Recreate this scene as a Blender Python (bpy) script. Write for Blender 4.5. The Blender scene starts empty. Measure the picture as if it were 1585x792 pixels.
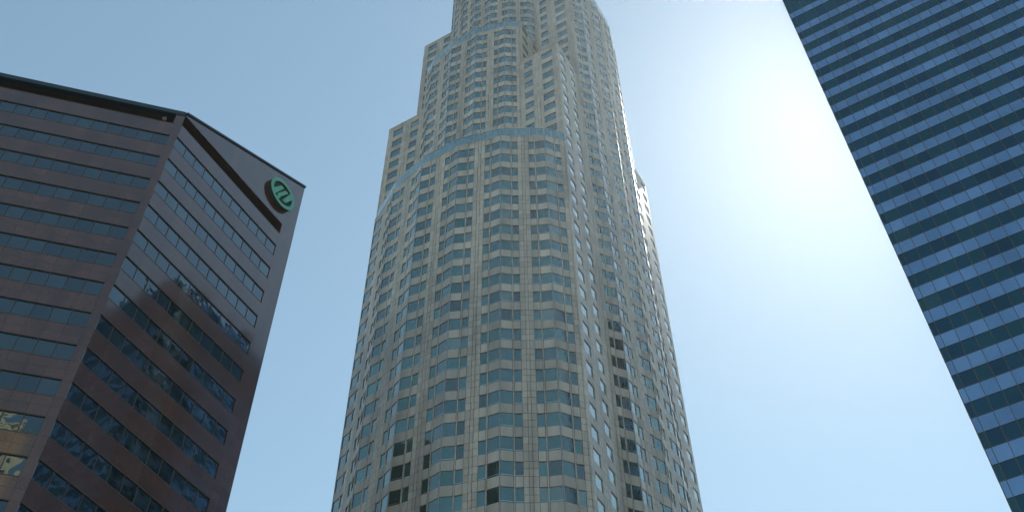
import bpy, bmesh, math, random
import numpy as np
from mathutils import Matrix, Vector
random.seed(7)
sc = bpy.context.scene
col = sc.collection
R = math.radians

# ------------------------------------------------------------------ camera
FPX, PITCH, ROLL, EYE = 1713.36, R(51.574), R(-0.605), 1.7
c_, s_ = math.cos(PITCH), math.sin(PITCH)
_r, _u, FW = np.array([1, 0, 0.]), np.array([0, -s_, c_]), np.array([0, c_, s_])
RT = math.cos(ROLL) * _r + math.sin(ROLL) * _u
UP = -math.sin(ROLL) * _r + math.cos(ROLL) * _u
cam = bpy.data.objects.new('camera', bpy.data.cameras.new('camera'))
col.objects.link(cam)
cam.data.sensor_width = 36.0
cam.data.lens = FPX / 1585.0 * 36.0
cam.data.clip_end = 20000
cam.data.clip_start = 0.1
M = Matrix.Identity(4)
for i in range(3):
    M[i][0], M[i][1], M[i][2] = RT[i], UP[i], -FW[i]
M[2][3] = EYE
cam.matrix_world = M
sc.camera = cam

# ------------------------------------------------------------------ sky, sun, exposure
SUN_EL, SUN_AZ = R(55.5), R(30.1)          # azimuth clockwise from +Y
w = bpy.data.worlds.new('World')
sc.world = w
w.use_nodes = True
nt = w.node_tree
bg = nt.nodes['Background']
sky = nt.nodes.new('ShaderNodeTexSky')
sky.sky_type = 'NISHITA'
sky.sun_disc = False
sky.sun_elevation = SUN_EL
sky.sun_rotation = SUN_AZ
sky.altitude = 100
sky.air_density = 1.0
sky.dust_density = 0.085
sky.ozone_density = 0.2
tint = nt.nodes.new('ShaderNodeMix'); tint.data_type = 'RGBA'; tint.blend_type = 'MULTIPLY'; tint.inputs[0].default_value = 1
tint.inputs[7].default_value = (0.99, 1.012, 0.80, 1)      # hazy city air, one even tint over the whole sky
nt.links.new(sky.outputs[0], tint.inputs[6]); nt.links.new(tint.outputs[2], bg.inputs[0])
bg.inputs[1].default_value = 0.14
sd = bpy.data.lights.new('sun', 'SUN')
sd.energy = 4.0
sd.angle = R(0.53)
sd.color = (1.0, 0.95, 0.87)
sun = bpy.data.objects.new('sun', sd)
col.objects.link(sun)
sdir = Vector((math.sin(SUN_AZ) * math.cos(SUN_EL), math.cos(SUN_AZ) * math.cos(SUN_EL), math.sin(SUN_EL)))
sun.rotation_euler = (-sdir).to_track_quat('-Z', 'Y').to_euler()
sun.location = (120, 160, 300)
vs = sc.view_settings
vs.view_transform = 'Standard'
vs.look = 'None'
vs.exposure = 0.60
vs.gamma = 1.0
vs.use_curve_mapping = False

# ------------------------------------------------------------------ street grid axes
G = R(-60.232)
E1 = -np.array([math.sin(G), math.cos(G), 0])            # along the tower's camera-side face, to the right
E2 = np.array([math.sin(G + math.pi / 2), math.cos(G + math.pi / 2), 0])   # away from the camera
E12 = np.column_stack([E1[:2], E2[:2]])

def to_world(p):                       # (u, v) on the street grid -> x, y
    return E12 @ np.asarray(p, float)

# ------------------------------------------------------------------ materials
def new_mat(name):
    m = bpy.data.materials.new(name)
    m.use_nodes = True
    return m, m.node_tree, m.node_tree.nodes['Principled BSDF']

def set_in(b, **kw):
    for k, v in kw.items():
        b.inputs[k.replace('_', ' ')].default_value = v

def noise_mix(t, b, colA, colB, scale, detail=6, lo=0.35, hi=0.65, coord='pos', stretch=(1, 1, 1)):
    geo = t.nodes.new('ShaderNodeNewGeometry')
    mp = t.nodes.new('ShaderNodeMapping'); mp.inputs['Scale'].default_value = stretch
    n = t.nodes.new('ShaderNodeTexNoise'); n.inputs['Scale'].default_value = scale; n.inputs['Detail'].default_value = detail
    r = t.nodes.new('ShaderNodeValToRGB')
    r.color_ramp.elements[0].position = lo; r.color_ramp.elements[1].position = hi
    r.color_ramp.elements[0].color = (*colA, 1); r.color_ramp.elements[1].color = (*colB, 1)
    t.links.new(geo.outputs['Position'], mp.inputs[0]); t.links.new(mp.outputs[0], n.inputs['Vector'])
    t.links.new(n.outputs['Fac'], r.inputs[0])
    return geo, n, r

def stone_mat(name, a, b_, rough, spec=0.5, grain=9.0, streak=0.32, coat=0.0):
    m, t, b = new_mat(name)
    geo, n, r = noise_mix(t, b, a, b_, grain, 8)
    # broad weathering streaks running down the wall
    mp = t.nodes.new('ShaderNodeMapping'); mp.inputs['Scale'].default_value = (0.55, 0.55, 0.05)
    n2 = t.nodes.new('ShaderNodeTexNoise'); n2.inputs['Scale'].default_value = 1.0; n2.inputs['Detail'].default_value = 4
    t.links.new(geo.outputs['Position'], mp.inputs[0]); t.links.new(mp.outputs[0], n2.inputs['Vector'])
    mr = t.nodes.new('ShaderNodeMapRange')
    mr.inputs[1].default_value, mr.inputs[2].default_value = 0.3, 0.7
    mr.inputs[3].default_value, mr.inputs[4].default_value = 1 - streak, 1 + streak * 0.35
    t.links.new(n2.outputs['Fac'], mr.inputs[0])
    mx = t.nodes.new('ShaderNodeMix'); mx.data_type = 'RGBA'; mx.blend_type = 'MULTIPLY'; mx.inputs[0].default_value = 1
    t.links.new(r.outputs[0], mx.inputs[6]); t.links.new(mr.outputs[0], mx.inputs[7])
    t.links.new(mx.outputs[2], b.inputs['Base Color'])
    set_in(b, Roughness=rough); b.inputs['Specular IOR Level'].default_value = spec
    set_in(b, Coat_Weight=coat, Coat_IOR=1.6, Coat_Roughness=.06)
    return m

def glass_mat(name, f0, rough=0.04, wave=0.02, wscale=0.45, metallic=1.0, ior=1.5, coat=1.0):
    """coated architectural glass: tinted mirror-like coating with slightly wavy panes"""
    m, t, b = new_mat(name)
    set_in(b, Roughness=rough, Metallic=metallic * .85, IOR=ior, Coat_Weight=coat, Coat_IOR=1.8, Coat_Roughness=rough * .7)
    geo, n, r = noise_mix(t, b, tuple(x * 0.82 for x in f0), tuple(min(1, x * 1.15) for x in f0), 0.16, 3, 0.3, 0.7)
    t.links.new(r.outputs[0], b.inputs['Base Color'])
    nb = t.nodes.new('ShaderNodeTexNoise'); nb.inputs['Scale'].default_value = wscale; nb.inputs['Detail'].default_value = 2
    t.links.new(geo.outputs['Position'], nb.inputs['Vector'])
    bp = t.nodes.new('ShaderNodeBump'); bp.inputs['Strength'].default_value = 1.0; bp.inputs['Distance'].default_value = wave
    t.links.new(nb.outputs['Fac'], bp.inputs['Height']); t.links.new(bp.outputs[0], b.inputs['Normal']); t.links.new(bp.outputs[0], b.inputs['Coat Normal'])
    return m

def plain_mat(name, a, rough=0.5, metallic=0.0, var=0.15):
    m, t, b = new_mat(name)
    geo, n, r = noise_mix(t, b, tuple(x * (1 - var) for x in a), tuple(x * (1 + var) for x in a), 1.7, 5)
    t.links.new(r.outputs[0], b.inputs['Base Color'])
    set_in(b, Roughness=rough, Metallic=metallic)
    return m

MT = {}
MT['pale'] = [stone_mat('pale_granite_a', (0.298, 0.300, 0.292), (0.352, 0.353, 0.345), .42, .6),
              stone_mat('pale_granite_b', (0.334, 0.334, 0.325), (0.383, 0.384, 0.374), .42, .6),
              stone_mat('pale_granite_c', (0.267, 0.269, 0.263), (0.320, 0.322, 0.314), .42, .6)]
_t = [glass_mat('teal_glass_a', (0.105, 0.231, 0.214), .06), glass_mat('teal_glass_b', (0.084, 0.189, 0.181), .06),
              glass_mat('teal_glass_c', (0.118, 0.252, 0.231), .06), glass_mat('teal_glass_e', (0.097, 0.210, 0.197), .06), glass_mat('teal_glass_d', (0.084, 0.139, 0.134), .10), glass_mat('teal_glass_f', (0.113, 0.223, 0.223), .06),
      glass_mat('teal_glass_g', (0.076, 0.197, 0.168), .06)]
MT['teal'] = _t * 3 + [glass_mat('teal_glass_blind', (.21, .30, .265), .16), glass_mat('teal_glass_dim', (.07, .15, .15), .06)]
MT['band'] = [glass_mat('band_glass_a', (.22, .38, .36), .08), glass_mat('band_glass_b', (.19, .34, .33), .08)]
MT['steel'] = [plain_mat('brushed_steel', (.58, .60, .60), .28, 1.0, .06)]
MT['steelgrey'] = [plain_mat('painted_grey', (.16, .16, .15), .7)]
MT['post'] = [plain_mat('dull_steel', (.34, .34, .33), .48, 1.0, .06)]
MT['sealant'] = [plain_mat('dark_sealant', (.06, .06, .058), .8)]
MT['roof'] = [plain_mat('roof_gravel', (.25, .24, .22), .9)]
MT['red'] = [stone_mat('red_granite_a', (.054, .027, .022), (.078, .040, .032), .12, .5, 14, .3, .85),
             stone_mat('red_granite_b', (.060, .030, .024), (.086, .044, .035), .12, .5, 14, .3, .85),
             stone_mat('red_granite_c', (.049, .025, .021), (.071, .037, .030), .12, .5, 14, .3, .85)]
MT['blueglass'] = [glass_mat('blue_glass_a', (0.035, 0.069, 0.087), .03, .020, .45), glass_mat('blue_glass_b', (0.027, 0.055, 0.072), .03, .020, .45),
                   glass_mat('blue_glass_c', (0.041, 0.078, 0.094), .03, .020, .45)]
MT['bluemetal'] = [plain_mat('dark_blue_metal', (.009, .026, .040), .55)]
MT['darkmetal'] = [plain_mat('dark_bronze_metal', (.045, .038, .034), .4)]
_v = [glass_mat('vision_glass_a', (.006, .075, .110), .03, .012, coat=.6), glass_mat('vision_glass_b', (.004, .060, .095), .03, .012, coat=.6),
      glass_mat('vision_glass_c', (.010, .082, .100), .03, .012, coat=.6)]
MT['vision'] = _v * 12 + [glass_mat('vision_glass_blind', (.03, .10, .115), .08, .012, coat=.6)]
MT['spandrel'] = [glass_mat('spandrel_glass_a', (.215, .365, .58), .10, .006, coat=.6), glass_mat('spandrel_glass_b', (.195, .335, .54), .10, .006, coat=.6),
                  glass_mat('spandrel_glass_c', (.235, .385, .60), .10, .006, coat=.6)]
MT['bronze'] = [plain_mat('bronze_mullion', (.10, .085, .070), .4, .3)]
MT['green'] = [plain_mat('sea_green_enamel', (.075, .30, .225), .4, 0, .08)]
MT['greendark'] = [plain_mat('dark_green_metal', (.006, .028, .026), .8)]
MT['asphalt'] = [plain_mat('asphalt', (.05, .05, .05), .9)]
MT['paving'] = [plain_mat('concrete_paving', (.32, .31, .29), .9)]
MT['cream'] = [plain_mat('cream_limestone', (.58, .50, .34), .8)]
MT['grey'] = [plain_mat('grey_housing', (.10, .105, .10), .7)]

# ------------------------------------------------------------------ helpers
CUBE = None
def unit_cube(matname_mats):
    key = matname_mats.name
    if key in unit_cube.cache:
        return unit_cube.cache[key]
    v = [(x, y, z) for x in (-.5, .5) for y in (-.5, .5) for z in (-.5, .5)]
    f = [(0, 1, 3, 2), (4, 6, 7, 5), (0, 4, 5, 1), (2, 3, 7, 6), (0, 2, 6, 4), (1, 5, 7, 3)]
    me = bpy.data.meshes.new('piece_' + key)
    me.from_pydata(v, [], f)
    me.materials.append(matname_mats)
    unit_cube.cache[key] = me
    return me
unit_cube.cache = {}
CV = np.array([(x, y, z) for x in (-.5, .5) for y in (-.5, .5) for z in (-.5, .5)])
CF = np.array([(0, 1, 3, 2), (4, 6, 7, 5), (0, 4, 5, 1), (2, 3, 7, 6), (0, 2, 6, 4), (1, 5, 7, 3)])

def project(P):
    P = np.asarray(P, float) - np.array([0, 0, EYE])
    z = P @ FW
    return np.column_stack([792.5 + FPX * (P @ RT) / z, 396 - FPX * (P @ UP) / z]), z

class Thing:
    """one top-level thing; keeps its box-shaped pieces until finish() links them as parts"""
    def __init__(self, name, label, cat, base):
        o = bpy.data.objects.new(name, None)
        col.objects.link(o)
        o.location = base
        o['label'] = label; o['category'] = cat
        o.empty_display_size = 2
        self.o, self.base, self.p = o, np.array(base, float), {}

    def box(self, part, mats, a, b, z0, z1, out, inn, end=0.0):
        """box on a wall: a, b plan points (x, y); outward normal = right-hand side of a->b seen from above"""
        a, b = np.asarray(a, float), np.asarray(b, float)
        d = b - a; L = np.hypot(*d)
        if L < 1e-4 or z1 - z0 < 1e-4: return
        t = d / L; n = np.array([t[1], -t[0]])
        c = (a + b) / 2 + n * (out + inn) / 2
        X = np.array([t[0], t[1], 0]) * (L + 2 * end); Y = -np.array([n[0], n[1], 0]) * (out - inn); Z = np.array([0, 0, z1 - z0])
        self.obox(part, mats, np.array([c[0], c[1], (z0 + z1) / 2 + EYE]), X, Y, Z, n)

    def obox(self, part, mats, c, X, Y, Z, n=None):
        mt = mats[random.randrange(len(mats))]
        if part.endswith('pane') and n is not None:          # no two panes sit quite in one plane
            nn = np.array([n[0], n[1], 0])
            X = X + nn * np.linalg.norm(X) * random.gauss(0, .005); Z = Z + nn * np.linalg.norm(Z) * random.gauss(0, .004)
        area = 0.0
        pts = c + np.array([(sx * X + sz * Z) / 2 for sx, sz in ((-1, -1), (1, -1), (1, 1), (-1, 1))])
        q, zz = project(pts)
        if zz.min() > 1:
            facing = True
            if n is not None:
                facing = (np.array([n[0], n[1]]) @ c[:2]) < 0
            q = np.clip(q, [0, 0], [1585, 792])
            if facing:
                x, y = q[:, 0], q[:, 1]
                area = 0.5 * abs(np.dot(x, np.roll(y, 1)) - np.dot(y, np.roll(x, 1)))
        self.p.setdefault(part, []).append((area, mt, c, X, Y, Z))

    def finish(self, rest_names, limit=300, owner=None):
        for part, lst in self.p.items():
            lst.sort(key=lambda r: -r[0])
            k = limit if len(lst) > limit else len(lst)
            for area, mt, c, X, Y, Z in lst[:k]:
                o = bpy.data.objects.new(part, unit_cube(mt))
                Mx = Matrix.Identity(4)
                cc = c - self.base
                for i in range(3):
                    Mx[i][0], Mx[i][1], Mx[i][2], Mx[i][3] = X[i], Y[i], Z[i], cc[i]
                o.parent = (owner and owner(part, c)) or self.o
                o.matrix_local = Mx
                col.objects.link(o)
            rest = lst[k:]
            if rest:
                C = np.array([r[2] for r in rest]) - self.base
                B = np.array([[r[3], r[4], r[5]] for r in rest])
                V = (CV @ B) + C[:, None, :]
                F = (CF[None] + (np.arange(len(rest)) * 8)[:, None, None]).reshape(-1, 4)
                me = bpy.data.meshes.new(rest_names[part])
                me.from_pydata(V.reshape(-1, 3).tolist(), [], F.tolist())
                ms = []
                for r in rest:
                    if r[1] not in ms: ms.append(r[1])
                for m in ms: me.materials.append(m)
                idx = np.repeat([ms.index(r[1]) for r in rest], 6).astype(np.int32)
                me.polygons.foreach_set('material_index', idx)
                o = bpy.data.objects.new(rest_names[part], me)
                o['kind'] = 'stuff'
                o.parent = self.o
                col.objects.link(o)

    def mesh(self, part, verts, faces, mat, parent=None, smooth=False):
        me = bpy.data.meshes.new(part)
        V = np.asarray(verts, float) - self.base
        me.from_pydata(V.tolist(), [], faces)
        me.materials.append(mat)
        bm = bmesh.new(); bm.from_mesh(me); bmesh.ops.recalc_face_normals(bm, faces=bm.faces); bm.to_mesh(me); bm.free()
        if smooth: me.shade_smooth()
        o = bpy.data.objects.new(part, me)
        o.parent = parent or self.o
        col.objects.link(o)
        return o

    def prism(self, part, poly, z0, z1, mat, ztop=None):
        """closed prism over a plan polygon (list of xy); ztop(xy) gives a sloping top"""
        n = len(poly)
        V = [(x, y, z0 + EYE) for x, y in poly] + [(x, y, (ztop((x, y)) if ztop else z1) + EYE) for x, y in poly]
        F = [tuple(range(n))[::-1], tuple(range(n, 2 * n))] + [(i, (i + 1) % n, n + (i + 1) % n, n + i) for i in range(n)]
        return self.mesh(part, V, F, mat)

def structure(name, verts, faces, mat):
    me = bpy.data.meshes.new(name); me.from_pydata(verts, [], faces); me.materials.append(mat)
    o = bpy.data.objects.new(name, me); col.objects.link(o); o['kind'] = 'structure'
    return o

# ------------------------------------------------------------------ ground
Sg = 700
structure('ground', [(-Sg, -Sg, -.15), (Sg, -Sg, -.15), (Sg, Sg, -.15), (-Sg, Sg, -.15)], [(0, 1, 2, 3)], MT['paving'][0])
def grid_rect(name, u0, u1, v0, v1, z, mat, thick=0):
    p = [to_world(q) for q in ((u0, v0), (u1, v0), (u1, v1), (u0, v1))]
    if not thick:
        return structure(name, [(x, y, z) for x, y in p], [(0, 1, 2, 3)], mat)
    V = [(x, y, z - thick) for x, y in p] + [(x, y, z) for x, y in p]
    return structure(name, V, [(0, 3, 2, 1), (4, 5, 6, 7)] + [(i, (i + 1) % 4, 4 + (i + 1) % 4, 4 + i) for i in range(4)], mat)
grid_rect('road', -200, 200, 62, 80, -.146, MT['asphalt'][0])
grid_rect('pavement', -200, 200, 80.2, 88, 0, MT['paving'][0], .15)

# ================================================================== the stone tower
TC = np.array([-64.0, 115.8])           # tower centre on the street grid
tb = to_world(TC)
tower = Thing('skyscraper', 'tall pale granite skyscraper of stepped round drums and square corners in the middle', 'skyscraper', (tb[0], tb[1], 0))
S = 20.3                                # half side of the square
A1, A2 = S * math.sqrt(2), S / math.cos(R(30))
AH = A2 * math.sin(R(30))               # half width of the cross arms
A3 = AH * math.sqrt(2)
def TW(a, b): return to_world(TC + np.array([a, b]))

LOW = [90.27 + 4.0 * n for n in range(-22, 19)]           # heads of the window rows, heights above the eye
HIGH = [198.85 + 3.95 * n for n in range(-8, 27)]
ALLROWS = LOW + HIGH
WH = 2.33
JOINT = 0.055
STONE_IN = -0.34
def rows_between(z0, z1):
    return [h for h in ALLROWS if h - WH > z0 + .15 and h < z1 - .1]

def wall_strip(kind, a, b, z0, z1, rows, gap_a=True, gap_b=True, cols=1, deep=.20):
    """cladding of one vertical strip from a to b: 'win' strips get a pane per row, 'pier' strips are stone all the way"""
    a, b = np.asarray(a), np.asarray(b)
    L = np.hypot(*(b - a)); t = (b - a) / L
    ga, gb = (JOINT / 2 if gap_a else 0), (JOINT / 2 if gap_b else 0)
    def panel(p, q, lo, hi):
        tower.box('stone_panel', MT['pale'], p, q, lo + JOINT / 2, hi - JOINT / 2, 0, STONE_IN)
    def cut(lo, hi):
        for i in range(cols):
            p, q = a + t * (L * i / cols), a + t * (L * (i + 1) / cols)
            panel(p + t * (ga if i == 0 else JOINT / 2), q - t * (gb if i == cols - 1 else JOINT / 2), lo, hi)
    prev = z0
    for h in rows:
        sill = h - WH
        H = sill - prev
        k = max(1, round(H / 2.2))
        for i in range(k):
            cut(prev + H * i / k, prev + H * (i + 1) / k)
        if kind == 'win':
            tower.box('window_pane', MT['teal'], a, b, sill - .02, h + .02, -deep, -deep - .04)
            if h < 140 and random.random() < .4:
                tower.box('sill_reflection', MT['steel'], a, b, sill + .22, sill + .30, -deep + .015, -deep - .01)  # pale strip added to imitate a sill reflection low in the glass
        else:
            cut(sill, sill + WH / 2); cut(sill + WH / 2, h)
        prev = h
    if z1 - prev > .05:
        H = z1 - prev; k = max(1, round(H / 2.2))
        for i in range(k):
            cut(prev + H * i / k, prev + H * (i + 1) / k)

def bay(rot, ap, z0, z1, rows, ztop_v=None):
    """one bay of a drum, centred on the vertex at angle rot (degrees), from facet middle to facet middle"""
    half = ap * math.tan(R(7.5)); k = half / 3.78
    pier, small, stone = .95 * k, .97 * k, .22 * k
    strip = .24 * k
    def fp(sgn, t):                       # point on the facet left (-1) or right (+1) of the vertex, t from facet middle
        ang = R(rot + sgn * 7.5)
        n = np.array([math.cos(ang), math.sin(ang)]); tt = np.array([-math.sin(ang), math.cos(ang)]) * (-sgn)
        return TW(*(n * ap + tt * t))
    tipr = (ap + .285 * k) / math.cos(R(7.5))
    tip = TW(tipr * math.cos(R(rot)), tipr * math.sin(R(rot)))
    zv = z1 if ztop_v is None else ztop_v
    # counter-clockwise in plan = right-hand normal outward
    segs = [('pier', fp(-1, 0), fp(-1, strip), False, True, 1), ('pier', fp(-1, strip), fp(-1, pier), True, True, 1),
            ('win', fp(-1, pier), fp(-1, pier + small), True, True, 1), ('pier', fp(-1, pier + small), fp(-1, pier + small + stone), True, True, 1),
            ('win', fp(-1, pier + small + stone), tip, True, False, 1), ('win', tip, fp(1, pier + small + stone), False, True, 1),
            ('pier', fp(1, pier + small + stone), fp(1, pier + small), True, True, 1), ('win', fp(1, pier + small), fp(1, pier), True, True, 1),
            ('pier', fp(1, pier), fp(1, strip), True, True, 1), ('pier', fp(1, strip), fp(1, 0), True, False, 1)]
    for kind, a, b, g1, g2, cols in segs:
        wall_strip(kind, a, b, z0, zv, rows, g1, g2, cols, .09 if a is tip or b is tip else .13)
    # round steel post where the two angled panes meet
    n = np.array([math.cos(R(rot)), math.sin(R(rot))])
    nw = E12 @ n
    c = tip - nw * .035
    m = 10
    V, F = [], []
    for zz in (z0, zv):
        for i in range(m):
            a = 2 * math.pi * i / m
            V.append((c[0] + .095 * math.cos(a), c[1] + .095 * math.sin(a), zz + EYE))
    F = [(i, (i + 1) % m, m + (i + 1) % m, m + i) for i in range(m)]
    tower.mesh('corner_post', V, F, MT['post'][0], smooth=True)

def band(rot0, rot1, ap, z0, z1):
    """glass parapet ring on top of a drum between two facet middles; flat facets split into panes"""
    verts = [rot0] + [rot0 + 7.5 + 15 * i for i in range(int(round((rot1 - rot0) / 15)))] + [rot1]
    pts = []
    for i, a in enumerate(verts):
        r = ap if i in (0, len(verts) - 1) else ap / math.cos(R(7.5))
        pts.append(TW(r * math.cos(R(a)), r * math.sin(R(a))))
    for p, q in zip(pts[:-1], pts[1:]):
        L = np.hypot(*(q - p)); n = max(1, round(L / 1.27)); t = (q - p) / L
        for i in range(n):
            a, b = p + t * (L * i / n + .03), p + t * (L * (i + 1) / n - .03)
            tower.box('band_pane', MT['band'], a, b, z0 + .12, z1 - .14, .02, -.05)
            tower.box('band_mullion', MT['steel'], b - t * .0, b + t * .06, z0 + .12, z1 - .14, .05, -.06)
        tower.box('band_rail', MT['steel'], p, q, z1 - .14, z1, .08, -.12)
        tower.box('band_rail', MT['pale'], p, q, z0, z0 + .12, .06, -.3)

def drum(c, n_side, ap, z0, z1, bandh=2.65, cap=True):
    """drum bays on the side facing angle c; n_side vertices either side of the middle facet"""
    angs = [c - 7.5 - 15 * i for i in range(n_side)][::-1] + [c + 7.5 + 15 * i for i in range(n_side)]
    rows = rows_between(z0, z1 - bandh)
    for a in angs:
        bay(a, ap, z0, z1 - bandh, rows)
    band(angs[0] - 7.5, angs[-1] + 7.5, ap, z1 - bandh, z1)

def flat(a, b, z0, z1, wins, end_a=0, end_b=0):
    """flat wall a->b (tower plan coordinates); wins = [(t0, t1)] window spans measured from a"""
    a, b = np.asarray(a, float), np.asarray(b, float)
    L = np.hypot(*(b - a)); t = (b - a) / L
    a = a - t * end_a; b = b + t * end_b
    rows = rows_between(z0, z1)
    edges = [-end_a]; kinds = []
    for p, q in wins:
        kinds += ['pier', 'win']; edges += [p, q]
    kinds.append('pier'); edges.append(L + end_b)
    for k, (p, q) in zip(kinds, zip(edges[:-1], edges[1:])):
        A = np.asarray(a) + t * (p + end_a); B = np.asarray(a) + t * (q + end_a)
        wall_strip(k, TW(*A), TW(*B), z0, z1, rows, True, True, 1 if k == 'win' else max(1, round((q - p) / .75)), .13)
    # coping stone
    tower.box('coping', MT['pale'], TW(*a), TW(*b), z1 - .02, z1 + .22, .06, -.5)

GROUND = -EYE
Z_DR1, Z_COR, Z_DR2, Z_ARM, Z_DRR, Z_TOP = 166.65, 200.5, 218.75, 251.6, 246.6, 292.0
def rot2(p, q):
    p = np.asarray(p, float)
    for _ in range(q % 4): p = np.array([-p[1], p[0]])
    return p

# corner block walls: side q = 0 faces +e1, 1 +e2, 2 -e1, 3 -e2
for q in range(4):
    z0 = GROUND if q != 3 else Z_DR1
    wr = [(.95, 2.98), (5.2, 7.05)]                         # from the outer corner inwards
    wl = [(1.35, 3.70), (5.8, 7.65)]
    W1 = wr if q == 0 else wl
    # lower (v = -S) end, then upper end; going counter-clockwise = from -v to +v on the +e1 side
    flat(rot2((S, -S), q), rot2((S, -AH), q), z0, Z_COR, W1)
    Lf = S - AH
    flat(rot2((S, AH), q), rot2((S, S), q), z0, Z_COR, [(Lf - y, Lf - x) for x, y in reversed(W1)])
    # cross-arm flanks above the corner blocks
    ztop = {0: Z_ARM, 1: Z_ARM, 2: Z_ARM, 3: Z_DR2 + .3}[q]
    wins = [(.85, 2.65), (4.75, 7.3)]
    flat(rot2((AH, -AH), q), rot2((S, -AH), q), Z_COR, ztop, wins)
    flat(rot2((S, AH), q), rot2((AH, AH), q), Z_COR, ztop, [(Lf - y, Lf - x) for x, y in reversed(wins)])
# drums
drum(-90, 3, A1, GROUND, Z_DR1)
drum(-90, 2, A2, Z_DR1, Z_DR2)
for q in (0, 1, 2):
    drum(90 * q, 2, A2, GROUND, Z_DRR)
# inner drum all the way round
rows3 = rows_between(Z_COR, Z_TOP - 3)
for i in range(24):
    bay(7.5 + 15 * i, A3, Z_COR, Z_TOP, rows3)

# dark core behind the cladding, tier by tier
def ring(ap, a0, a1, step=15):
    out = []
    n = int(round((a1 - a0) / 15))
    out.append((ap * math.cos(R(a0)), ap * math.sin(R(a0))))
    for i in range(n):
        a = a0 + 7.5 + 15 * i
        r = ap / math.cos(R(7.5)); out.append((r * math.cos(R(a)), r * math.sin(R(a))))
    out.append((ap * math.cos(R(a1)), ap * math.sin(R(a1))))
    return out
I = .36
def core(name, pts, z0, z1, mat='sealant'):
    return tower.prism(name, [tuple(TW(*p)) for p in pts], z0, z1, MT[mat][0])
side = lambda q: [tuple(rot2(p, q)) for p in ring(A2 - I, -30, 30)]
sq = lambda q: tuple(rot2((S - I, S - I), q))
plan_low = [p for q in (0, 1, 2) for p in ([tuple(rot2((S - I, -AH), q))] + side(q)[1:-1] + [tuple(rot2((S - I, AH), q)), sq(q)])] + ring(A1 - I, -135, -45)[1:-1] + [tuple(rot2((S - I, S - I), 3))]
w_low = core('wall', plan_low, GROUND, Z_DR1 - .35)
plan_mid = [p for q in range(4) for p in ([tuple(rot2((S - I, -AH), q))] + side(q)[1:-1] + [tuple(rot2((S - I, AH), q)), sq(q)])]
w_mid = core('wall', plan_mid, Z_DR1 - .34, Z_COR - .1)
w_arm = {}
for q in range(4):
    zt = Z_DR2 - 2.6 if q == 3 else Z_DRR - 2.6
    arm = [tuple(rot2((6, -AH + I), q)), tuple(rot2((S - I, -AH + I), q))] + side(q)[1:-1] + [tuple(rot2((S - I, AH - I), q)), tuple(rot2((6, AH - I), q))]
    w_arm[q] = core('wall', arm, Z_COR - .09, zt)
    if q != 3:
        core('wall', [tuple(rot2(p, q)) for p in ((6.2, -AH + I), (S - I, -AH + I), (S - I, AH - I), (6.2, AH - I))], zt + .01, Z_ARM - .1)
w_in = core('wall', ring(A3 - I, -180, 180)[1:-1], Z_COR - .08, Z_TOP - .1)
def tower_owner(part, c):
    if part not in ('stone_panel', 'coping'): return None
    z = c[2] - EYE
    if z < Z_DR1 and not (z > Z_DR1 - .4): return w_low
    if z < Z_COR - .3: return w_mid
    a = np.linalg.solve(E12, c[:2]) - TC
    if np.hypot(*a) < A3 + .5: return w_in
    return w_arm[int(round(math.degrees(math.atan2(a[1], a[0])) / 90)) % 4]
tower.finish(owner=tower_owner, rest_names={'stone_panel': 'stone_cladding', 'window_pane': 'window_glazing', 'sill_reflection': 'sill_reflection_strips',
              'band_pane': 'band_glazing', 'band_mullion': 'band_mullion_steel', 'band_rail': 'band_railing', 'coping': 'coping_stone'})

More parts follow.
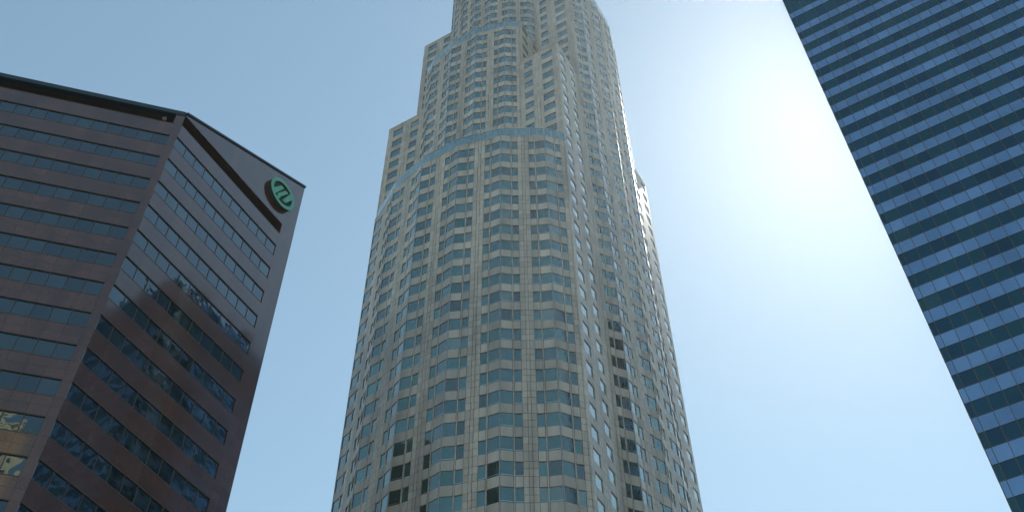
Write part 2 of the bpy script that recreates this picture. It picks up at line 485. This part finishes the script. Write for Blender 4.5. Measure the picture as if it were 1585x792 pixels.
# ================================================================== the red granite building on the left
MU = 1.06
LA = np.array([-34.747, 61.70]) * MU                 # the corner between its two faces
DL = np.array([0.96487, 0.262728])                   # along the left face, towards the corner
NL = np.array([DL[1], -DL[0]])                       # outward normal of the left face
D2 = E2[:2]; D1 = E1[:2]
redb = Thing('office_building', 'dark red granite office building with window bands and a green round emblem, at left', 'building', (LA[0], LA[1], 0))
LEN_R, LEN_L = 18.77 * MU, 34.0
EAVE = 103.0 * MU
SLOPE = (112.58 - 103.09) / (18.77 * math.sin(R(45)))
def roof_z(xy):
    return EAVE + SLOPE * max(0.0, float(-(np.asarray(xy) - LA) @ NL))
rows = [(98.38 - 3.985 * k) * MU for k in range(0, 24)]
WHR = 1.88 * MU
SLOT0, SLOT1 = 100.57 * MU, 102.40 * MU
GAP = .016
def red_face(org, dr, sgn, length, w0, w1, pitch, is_right):
    """one face; positions s run from the corner. sgn keeps the outward normal on the right-hand side"""
    def seg(s0, s1):
        p, q = org + dr * s0, org + dr * s1
        return (p, q) if sgn > 0 else (q, p)
    nb = int(round((w1 - w0) / pitch))
    cuts = [w0 + (w1 - w0) * i / nb for i in range(nb + 1)]
    full = ([0.0] if w0 > .12 else []) + cuts + ([length] if length - w1 > .12 else [])
    if length - w1 > 1.0: full = full[:-1] + [(w1 + length) / 2, length]
    bands = [(SLOT0, rows[0])]
    for k, h in enumerate(rows):
        lo = rows[k + 1] if k + 1 < len(rows) else GROUND
        bands.append((h - WHR, lo))
        # panes and mullions
        for i in range(nb):
            redb.box('window_pane', MT['blueglass'], *seg(cuts[i] + .03, cuts[i + 1] - .03), h - WHR, h, -.10, -.14)
        for i in range(nb + 1):
            if 0 < i < nb:
                redb.box('mullion', MT['darkmetal'], *seg(cuts[i] - .035, cuts[i] + .035), h - WHR, h, -.05, -.13)
        # stone between the last pane and the face ends
        for x0, x1 in ((0.0, w0), (w1, length)):
            if x1 - x0 > .12:
                n = 2 if x1 - x0 > 1.2 else 1
                for i in range(n):
                    redb.box('granite_panel', MT['red'], *seg(x0 + (x1 - x0) * i / n + GAP / 2, x0 + (x1 - x0) * (i + 1) / n - GAP / 2), h - WHR + GAP / 2, h - GAP / 2, 0, -.2)
    for hi, lo in bands:
        n = 2
        for j in range(n):
            za, zb = lo + (hi - lo) * j / n, lo + (hi - lo) * (j + 1) / n
            for i in range(len(full) - 1):
                s0, s1 = full[i], full[i + 1]
                if i == 0 and w0 <= .12: s0 = 0.0
                redb.box('granite_panel', MT['red'], *seg(s0 + GAP / 2, s1 - GAP / 2), za + GAP / 2, zb - GAP / 2, 0, -.2)
        # metal head and sill lines of the window band
        redb.box('window_trim', MT['darkmetal'], *seg(w0, w1), hi - .05, hi + .05, .015, -.13)
        if lo > 0 and lo in rows:
            redb.box('window_trim', MT['darkmetal'], *seg(w0, w1), lo - .05, lo + .05, .015, -.13)
    return seg
segR = red_face(LA, D2, 1, LEN_R, .06 * MU, 16.65 * MU, 1.508 * MU, True)
segL = red_face(LA, -DL, -1, LEN_L, .82 * MU, LEN_L - 1.0, 1.508 * MU, False)
# ends of the two ventilation slots
redb.box('granite_panel', MT['red'], *segR(16.70 * MU, LEN_R), SLOT0, SLOT1, 0, -1.4)
redb.box('granite_panel', MT['red'], *segL(0.05, .98 * MU), SLOT0, SLOT1, 0, -1.1)
# sloping top wall of the right face: granite panels cut along the roof line
def wall_poly(part, pts, mat, out=0.0, inn=-.2):
    V = []
    for dpt in (out, inn):
        for s, z in pts:
            p = LA + D2 * s + D1 * dpt
            V.append((p[0], p[1], z + EYE))
    n = len(pts)
    F = [tuple(range(n)), tuple(range(n, 2 * n))[::-1]] + [(i, (i + 1) % n, n + (i + 1) % n, n + i) for i in range(n)]
    return redb.mesh(part, V, F, mat)
def clip(poly, f):
    out = []
    for i in range(len(poly)):
        a, b = poly[i], poly[(i + 1) % len(poly)]
        fa, fb = f(a), f(b)
        if fa >= 0: out.append(a)
        if (fa >= 0) != (fb >= 0):
            t = fa / (fa - fb); out.append((a[0] + (b[0] - a[0]) * t, a[1] + (b[1] - a[1]) * t))
    return out
ks = SLOPE * math.sin(R(45))
nc = 13
for i in range(nc):
    for j in range(9):
        s0, s1 = LEN_R * i / nc + GAP / 2, LEN_R * (i + 1) / nc - GAP / 2
        z0, z1 = SLOT1 + 1.2 * j + GAP / 2, SLOT1 + 1.2 * (j + 1) - GAP / 2
        pl = clip([(s0, z0), (s1, z0), (s1, z1), (s0, z1)], lambda p: EAVE - .30 + ks * p[0] - p[1])
        if len(pl) >= 3 and max(p[1] for p in pl) - min(p[1] for p in pl) > .08:
            wall_poly('granite_panel', pl, MT['red'][(i * 5 + j * 3) % 3])
# dark blue copings
wall_poly('coping', [(-.05, EAVE - .28), (LEN_R + .05, EAVE - .28 + ks * LEN_R), (LEN_R + .05, EAVE + .05 + ks * LEN_R), (-.05, EAVE + .05)], MT['bluemetal'][0], .14, -.35)
redb.box('coping', MT['bluemetal'], *segL(.12, LEN_L), EAVE - .66, EAVE + .04, .10, -.5)
# core: lower block, set-back slot, sloping head
def inset_poly(i):
    a = LA - D1 * i / 1 + D2 * 0
    # intersection of the two inset faces at the corner
    n1, n2 = D1, NL
    A_ = np.array([n1, n2]); b_ = np.array([n1 @ LA - i, n2 @ LA - i])
    c0 = np.linalg.solve(A_, b_)
    far = LA + D2 * LEN_R - D1 * i - D2 * (.0 if i < 1 else i)
    return [tuple(c0), tuple(far), tuple(far - D1 * 34), tuple(LA - DL * LEN_L - NL * i)]
w_red = redb.prism('wall', inset_poly(.16)[:], GROUND, SLOT0 - .02, MT['darkmetal'][0])
redb.prism('slot_wall', inset_poly(1.3), SLOT0 - .018, SLOT1 + .02, MT['darkmetal'][0])
redb.prism('roof', inset_poly(.17), SLOT1 + .022, 0, MT['darkmetal'][0], ztop=lambda p: roof_z(p) - .12)
# far side wall of the right end
pb = LA + D2 * LEN_R
for k in range(26):
    zz0, zz1 = GROUND + (EAVE - GROUND) * k / 26, GROUND + (EAVE - GROUND) * (k + 1) / 26
    redb.box('granite_panel', MT['red'], pb + D2 * .01, pb - D1 * 6 + D2 * .01, zz0 + .02, zz1 - .02, .0, -.1)
redb.finish(owner=lambda part, c: w_red if part == 'granite_panel' else None, rest_names={'window_pane': 'window_glazing', 'mullion': 'mullion_metal', 'granite_panel': 'granite_cladding', 'window_trim': 'window_trim_metal', 'coping': 'coping_metal'})

# round green emblem on the wall
LOGO_S, LOGO_Z, LOGO_R = 15.20 * MU, 106.25 * MU, 2.12 * MU
base = LA + D2 * LOGO_S + D1 * .02
em = Thing('emblem_sign', 'round sea-green emblem with three slanted bars on the dark red building', 'sign', (base[0], base[1], LOGO_Z + EYE))
def emP(x, z, o):
    p = base + D2 * x + D1 * o * .70
    return (p[0], p[1], z + LOGO_Z + EYE)
def ring_mesh(part, ro, ri, o0, o1, mat, n=56):
    V, F = [], []
    for i in range(n):
        a = 2 * math.pi * i / n
        for r, o in ((ro, o0), (ro, o1), (ri, o1), (ri, o0)):
            V.append(emP(r * math.cos(a), r * math.sin(a), o))
    for i in range(n):
        j = (i + 1) % n
        for k in range(4):
            F.append((4 * i + k, 4 * j + k, 4 * j + (k + 1) % 4, 4 * i + (k + 1) % 4))
    return em.mesh(part, V, F, mat)
def poly_mesh(part, pts, o0, o1, mat):
    n = len(pts)
    V = [emP(x, z, o0) for x, z in pts] + [emP(x, z, o1) for x, z in pts]
    F = [tuple(range(n))[::-1], tuple(range(n, 2 * n))] + [(i, (i + 1) % n, n + (i + 1) % n, n + i) for i in range(n)]
    return em.mesh(part, V, F, mat)
circ = lambda r, n=56: [(r * math.cos(2 * math.pi * i / n), r * math.sin(2 * math.pi * i / n)) for i in range(n)]
LK = LOGO_R / 2.12
poly_mesh('backing_drum', circ(LOGO_R * .985), 0, .52, MT['greendark'][0])
ring_mesh('rim', LOGO_R * .995, LOGO_R * .90, .50, .735, MT['greendark'][0])
ring_mesh('ring', LOGO_R, LOGO_R * .78, .74, .80, MT['green'][0])
for pts in (((-1.62, -.72), (-.52, 1.05), (.0, 1.05), (-1.12, -1.22)),
            ((-.86, -.98), (.30, .98), (.82, .98), (-.34, -.98)),
            ((.20, -.98), (1.10, 1.22), (1.60, .62), (.72, -.98))):
    poly_mesh('bar', [(x * LK, z * LK) for x, z in pts], .45, .78, MT['green'][0])
poly_mesh('bar', [(x * LK, z * LK) for x, z in ((-.80, -1.42), (-.52, -1.60), (-.16, -.99), (-.62, -.99))], .45, .77, MT['green'][0])

# floodlight sitting in the slot of the left face
fp_ = LA - DL * 2.15 - NL * .35
fl = Thing('floodlight', 'small grey floodlight in the dark slot under the eave near the corner', 'floodlight', (fp_[0], fp_[1], SLOT0 + EYE))
def lathe(thing, part, prof, c, axis, mat, n=16):
    axis = np.asarray(axis, float); axis /= np.linalg.norm(axis)
    x = np.cross(axis, [0, 0, 1.]) if abs(axis[2]) < .9 else np.array([1., 0, 0]); x /= np.linalg.norm(x); y = np.cross(axis, x)
    V, F = [], []
    for r, h in prof:
        for i in range(n):
            a = 2 * math.pi * i / n
            V.append(np.asarray(c) + axis * h + (x * math.cos(a) + y * math.sin(a)) * r)
    for k in range(len(prof) - 1):
        for i in range(n):
            j = (i + 1) % n
            F.append((k * n + i, k * n + j, (k + 1) * n + j, (k + 1) * n + i))
    F.append(tuple(range(n))[::-1]); F.append(tuple(range((len(prof) - 1) * n, len(prof) * n)))
    return thing.mesh(part, V, F, mat)
fz = SLOT0 + EYE
lathe(fl, 'stem', [(.06, -.05), (.06, .75)], (fp_[0], fp_[1], fz), (0, 0, 1), MT['darkmetal'][0])
lathe(fl, 'head', [(.08, -.24), (.18, -.1), (.24, .14), (.24, .18)], (fp_[0], fp_[1], fz + .95), (NL[0], NL[1], -.55), MT['steelgrey'][0], 20)
lathe(fl, 'lens', [(.20, .185), (.19, .20)], (fp_[0], fp_[1], fz + .95), (NL[0], NL[1], -.55), MT['darkmetal'][0], 20)

# ================================================================== the blue glass tower on the right
LM = 0.95
RV, RU = 93.59 * LM, -1.02 * LM
rb = to_world((RU, RV))
blue = Thing('glass_tower', 'blue glass office tower with alternating light and dark bands, at right', 'skyscraper', (rb[0], rb[1], 0))
PIT, PER, SPH = 1.577 * LM, 4.03 * LM, 2.0 * LM
ROOF = 181.5 * LM
def BW(u, v=RV): return to_world((u, v))
us = [RU + .02] + [-.35 * LM + PIT * i for i in range(0, 34)]
sp = [(94.3 + 4.03 * k) * LM for k in range(-23, 16)]      # lower edges of the light bands
sp = [z for z in sp if z > GROUND + 6]
sp += [158.75 * LM, 163.85 * LM]
edges = []
for z in sp: edges.append((z, min(z + SPH, z + 1.75 * LM if z > 163 * LM else z + SPH)))
edges.sort()
def glass_face(P, n, first_u):
    """P(i) -> plan point at mullion i; n panes across"""
    for i in range(n):
        a, b = P(i), P(i + 1)
        L = np.hypot(*(b - a)); t = (b - a) / L
        a2, b2 = a + t * .03, b - t * .03
        prev = GROUND
        for lo, hi in edges:
            if lo - prev > 5.5 * LM:
                m = (lo + prev) / 2
                blue.box('vision_pane', MT['vision'], a2, b2, prev + .025, m - .025, -.02, -.06)
                blue.box('vision_pane', MT['vision'], a2, b2, m + .025, lo - .025, -.02, -.06)
            else:
                blue.box('vision_pane', MT['vision'], a2, b2, prev + .025, lo - .025, -.02, -.06)
            blue.box('spandrel_pane', MT['spandrel'], a2, b2, lo + .02, hi - .02, -.01, -.05)
            prev = hi
        blue.box('vision_pane', MT['vision'], a2, b2, prev + .025, ROOF - 2.2 * LM, -.02, -.06)
        blue.box('spandrel_pane', MT['spandrel'], a2, b2, ROOF - 2.15 * LM, ROOF, -.01, -.05)
    for i in range(n + 1):
        a = P(i); b = P(min(i + 1, n)) if i < n else P(i - 1)
        t = (P(1) - P(0)); t = t / np.hypot(*t)
        prev = GROUND
        for lo, hi in edges + [(ROOF, ROOF)]:
            blue.box('mullion', MT['bronze'], a - t * .035, a + t * .035, prev, lo, .035, -.07)
            if hi > lo: blue.box('mullion', MT['bronze'], a - t * .026, a + t * .026, lo, hi, .025, -.07)
            prev = hi
glass_face(lambda i: BW(us[i]), len(us) - 1, 0)
for q in range(1):   # side facing the stone tower
    n = 22
    glass_face(lambda i: BW(RU, RV + PIT * (n - i)), n, 0)
for lo, hi in edges:                                            # slim horizontal rails
    for z in (lo, hi):
        blue.box('rail', MT['bronze'], BW(RU), BW(us[-1]), z - .022, z + .022, .012, -.07)
poly = [BW(RU), BW(us[-1]), BW(us[-1], RV + PIT * 22), BW(RU, RV + PIT * 22)]
cn = sum(poly) / 4
poly = [tuple(p + (cn - p) / np.linalg.norm(cn - p) * .14) for p in poly]
blue.prism('wall', poly, GROUND, ROOF - .05, MT['sealant'][0])
for du, dv, wu, h in ((2.5, 2.5, 3.0, 2.2), (7.5, 3.5, 4.0, 4.6), (12.6, 3.0, 1.2, 6.5), (17, 4, 5.5, 3.4), (24, 3, 2.0, 5.2), (3.2, 9, 2.6, 4.4), (2.8, 16, 3.4, 2.6), (3.0, 23, 2.2, 5.5), (3.4, 29, 3.0, 2.4)):
    a = BW(RU + du, RV + dv)
    blue.obox('roof_plant', MT['grey'], np.array([a[0], a[1], ROOF + h / 2 + EYE - .04]), np.array([*(D1 * wu), 0]), np.array([*(D2 * 2.6), 0]), np.array([0, 0, h]))
blue.finish({'roof_plant': 'roof_plant_housing', 'vision_pane': 'vision_glazing', 'spandrel_pane': 'spandrel_glazing', 'mullion': 'mullion_metal', 'rail': 'rail_metal'})

# ================================================================== cream building behind the viewer (mirrored in the red building)
cb0, cb1, cby, cbz = -78.0, -38.7, -60.0, 161.0
cream = Thing('limestone_building', 'cream limestone building behind the viewer, mirrored in the lowest windows of the red building', 'building', (cb1, cby, 0))
cream.prism('wall', [(cb0, cby - 30), (cb1, cby - 30), (cb1, cby), (cb0, cby)], GROUND, cbz, MT['cream'][0])
for i in range(9):
    for j in range(40):
        x0 = cb1 - 3.0 - i * 4.2; z0 = cbz - 4.2 - j * 4.0
        cream.box('window_pane', MT['blueglass'], (x0, cby), (x0 - 2.2, cby), z0 - 1.2, z0 + .9, .03, -.03)
    x0 = cb1 - .9 - i * 4.2
    cream.box('pilaster', MT['cream'], (x0, cby), (x0 - .9, cby), GROUND, cbz, .35, -.02)
cream.box('cornice', MT['cream'], (cb1 + .4, cby), (cb0 - .4, cby), cbz - .8, cbz + .5, .7, -.05)
cream.finish({'window_pane': 'window_glazing', 'pilaster': 'pilaster_stone', 'cornice': 'cornice_stone'})

# ------------------------------------------------------------------ city haze
hz = [(x, y, z) for x in (-720, 720) for y in (-720, 720) for z in (-1.2, 330)]
hme = bpy.data.meshes.new('haze')
hme.from_pydata(hz, [], [tuple(int(i) for i in f) for f in CF])
hm = bpy.data.materials.new('haze'); hm.use_nodes = True
ht = hm.node_tree
for n_ in list(ht.nodes):
    if n_.type != 'OUTPUT_MATERIAL': ht.nodes.remove(n_)
pv = ht.nodes.new('ShaderNodeVolumePrincipled')
pv.inputs['Color'].default_value = (.88, .92, .95, 1)
pv.inputs['Density'].default_value = 0.00005
pv.inputs['Anisotropy'].default_value = 0.835
ht.links.new(pv.outputs[0], [n_ for n_ in ht.nodes if n_.type == 'OUTPUT_MATERIAL'][0].inputs['Volume'])
hm.cycles.homogeneous_volume = True
hm.cycles.volume_sampling = 'DISTANCE'
sc.cycles.volume_bounces = 0
hme.materials.append(hm)
ho = bpy.data.objects.new('haze', hme); ho['kind'] = 'stuff'; ho['label'] = 'thin even city haze filling the air'
col.objects.link(ho)
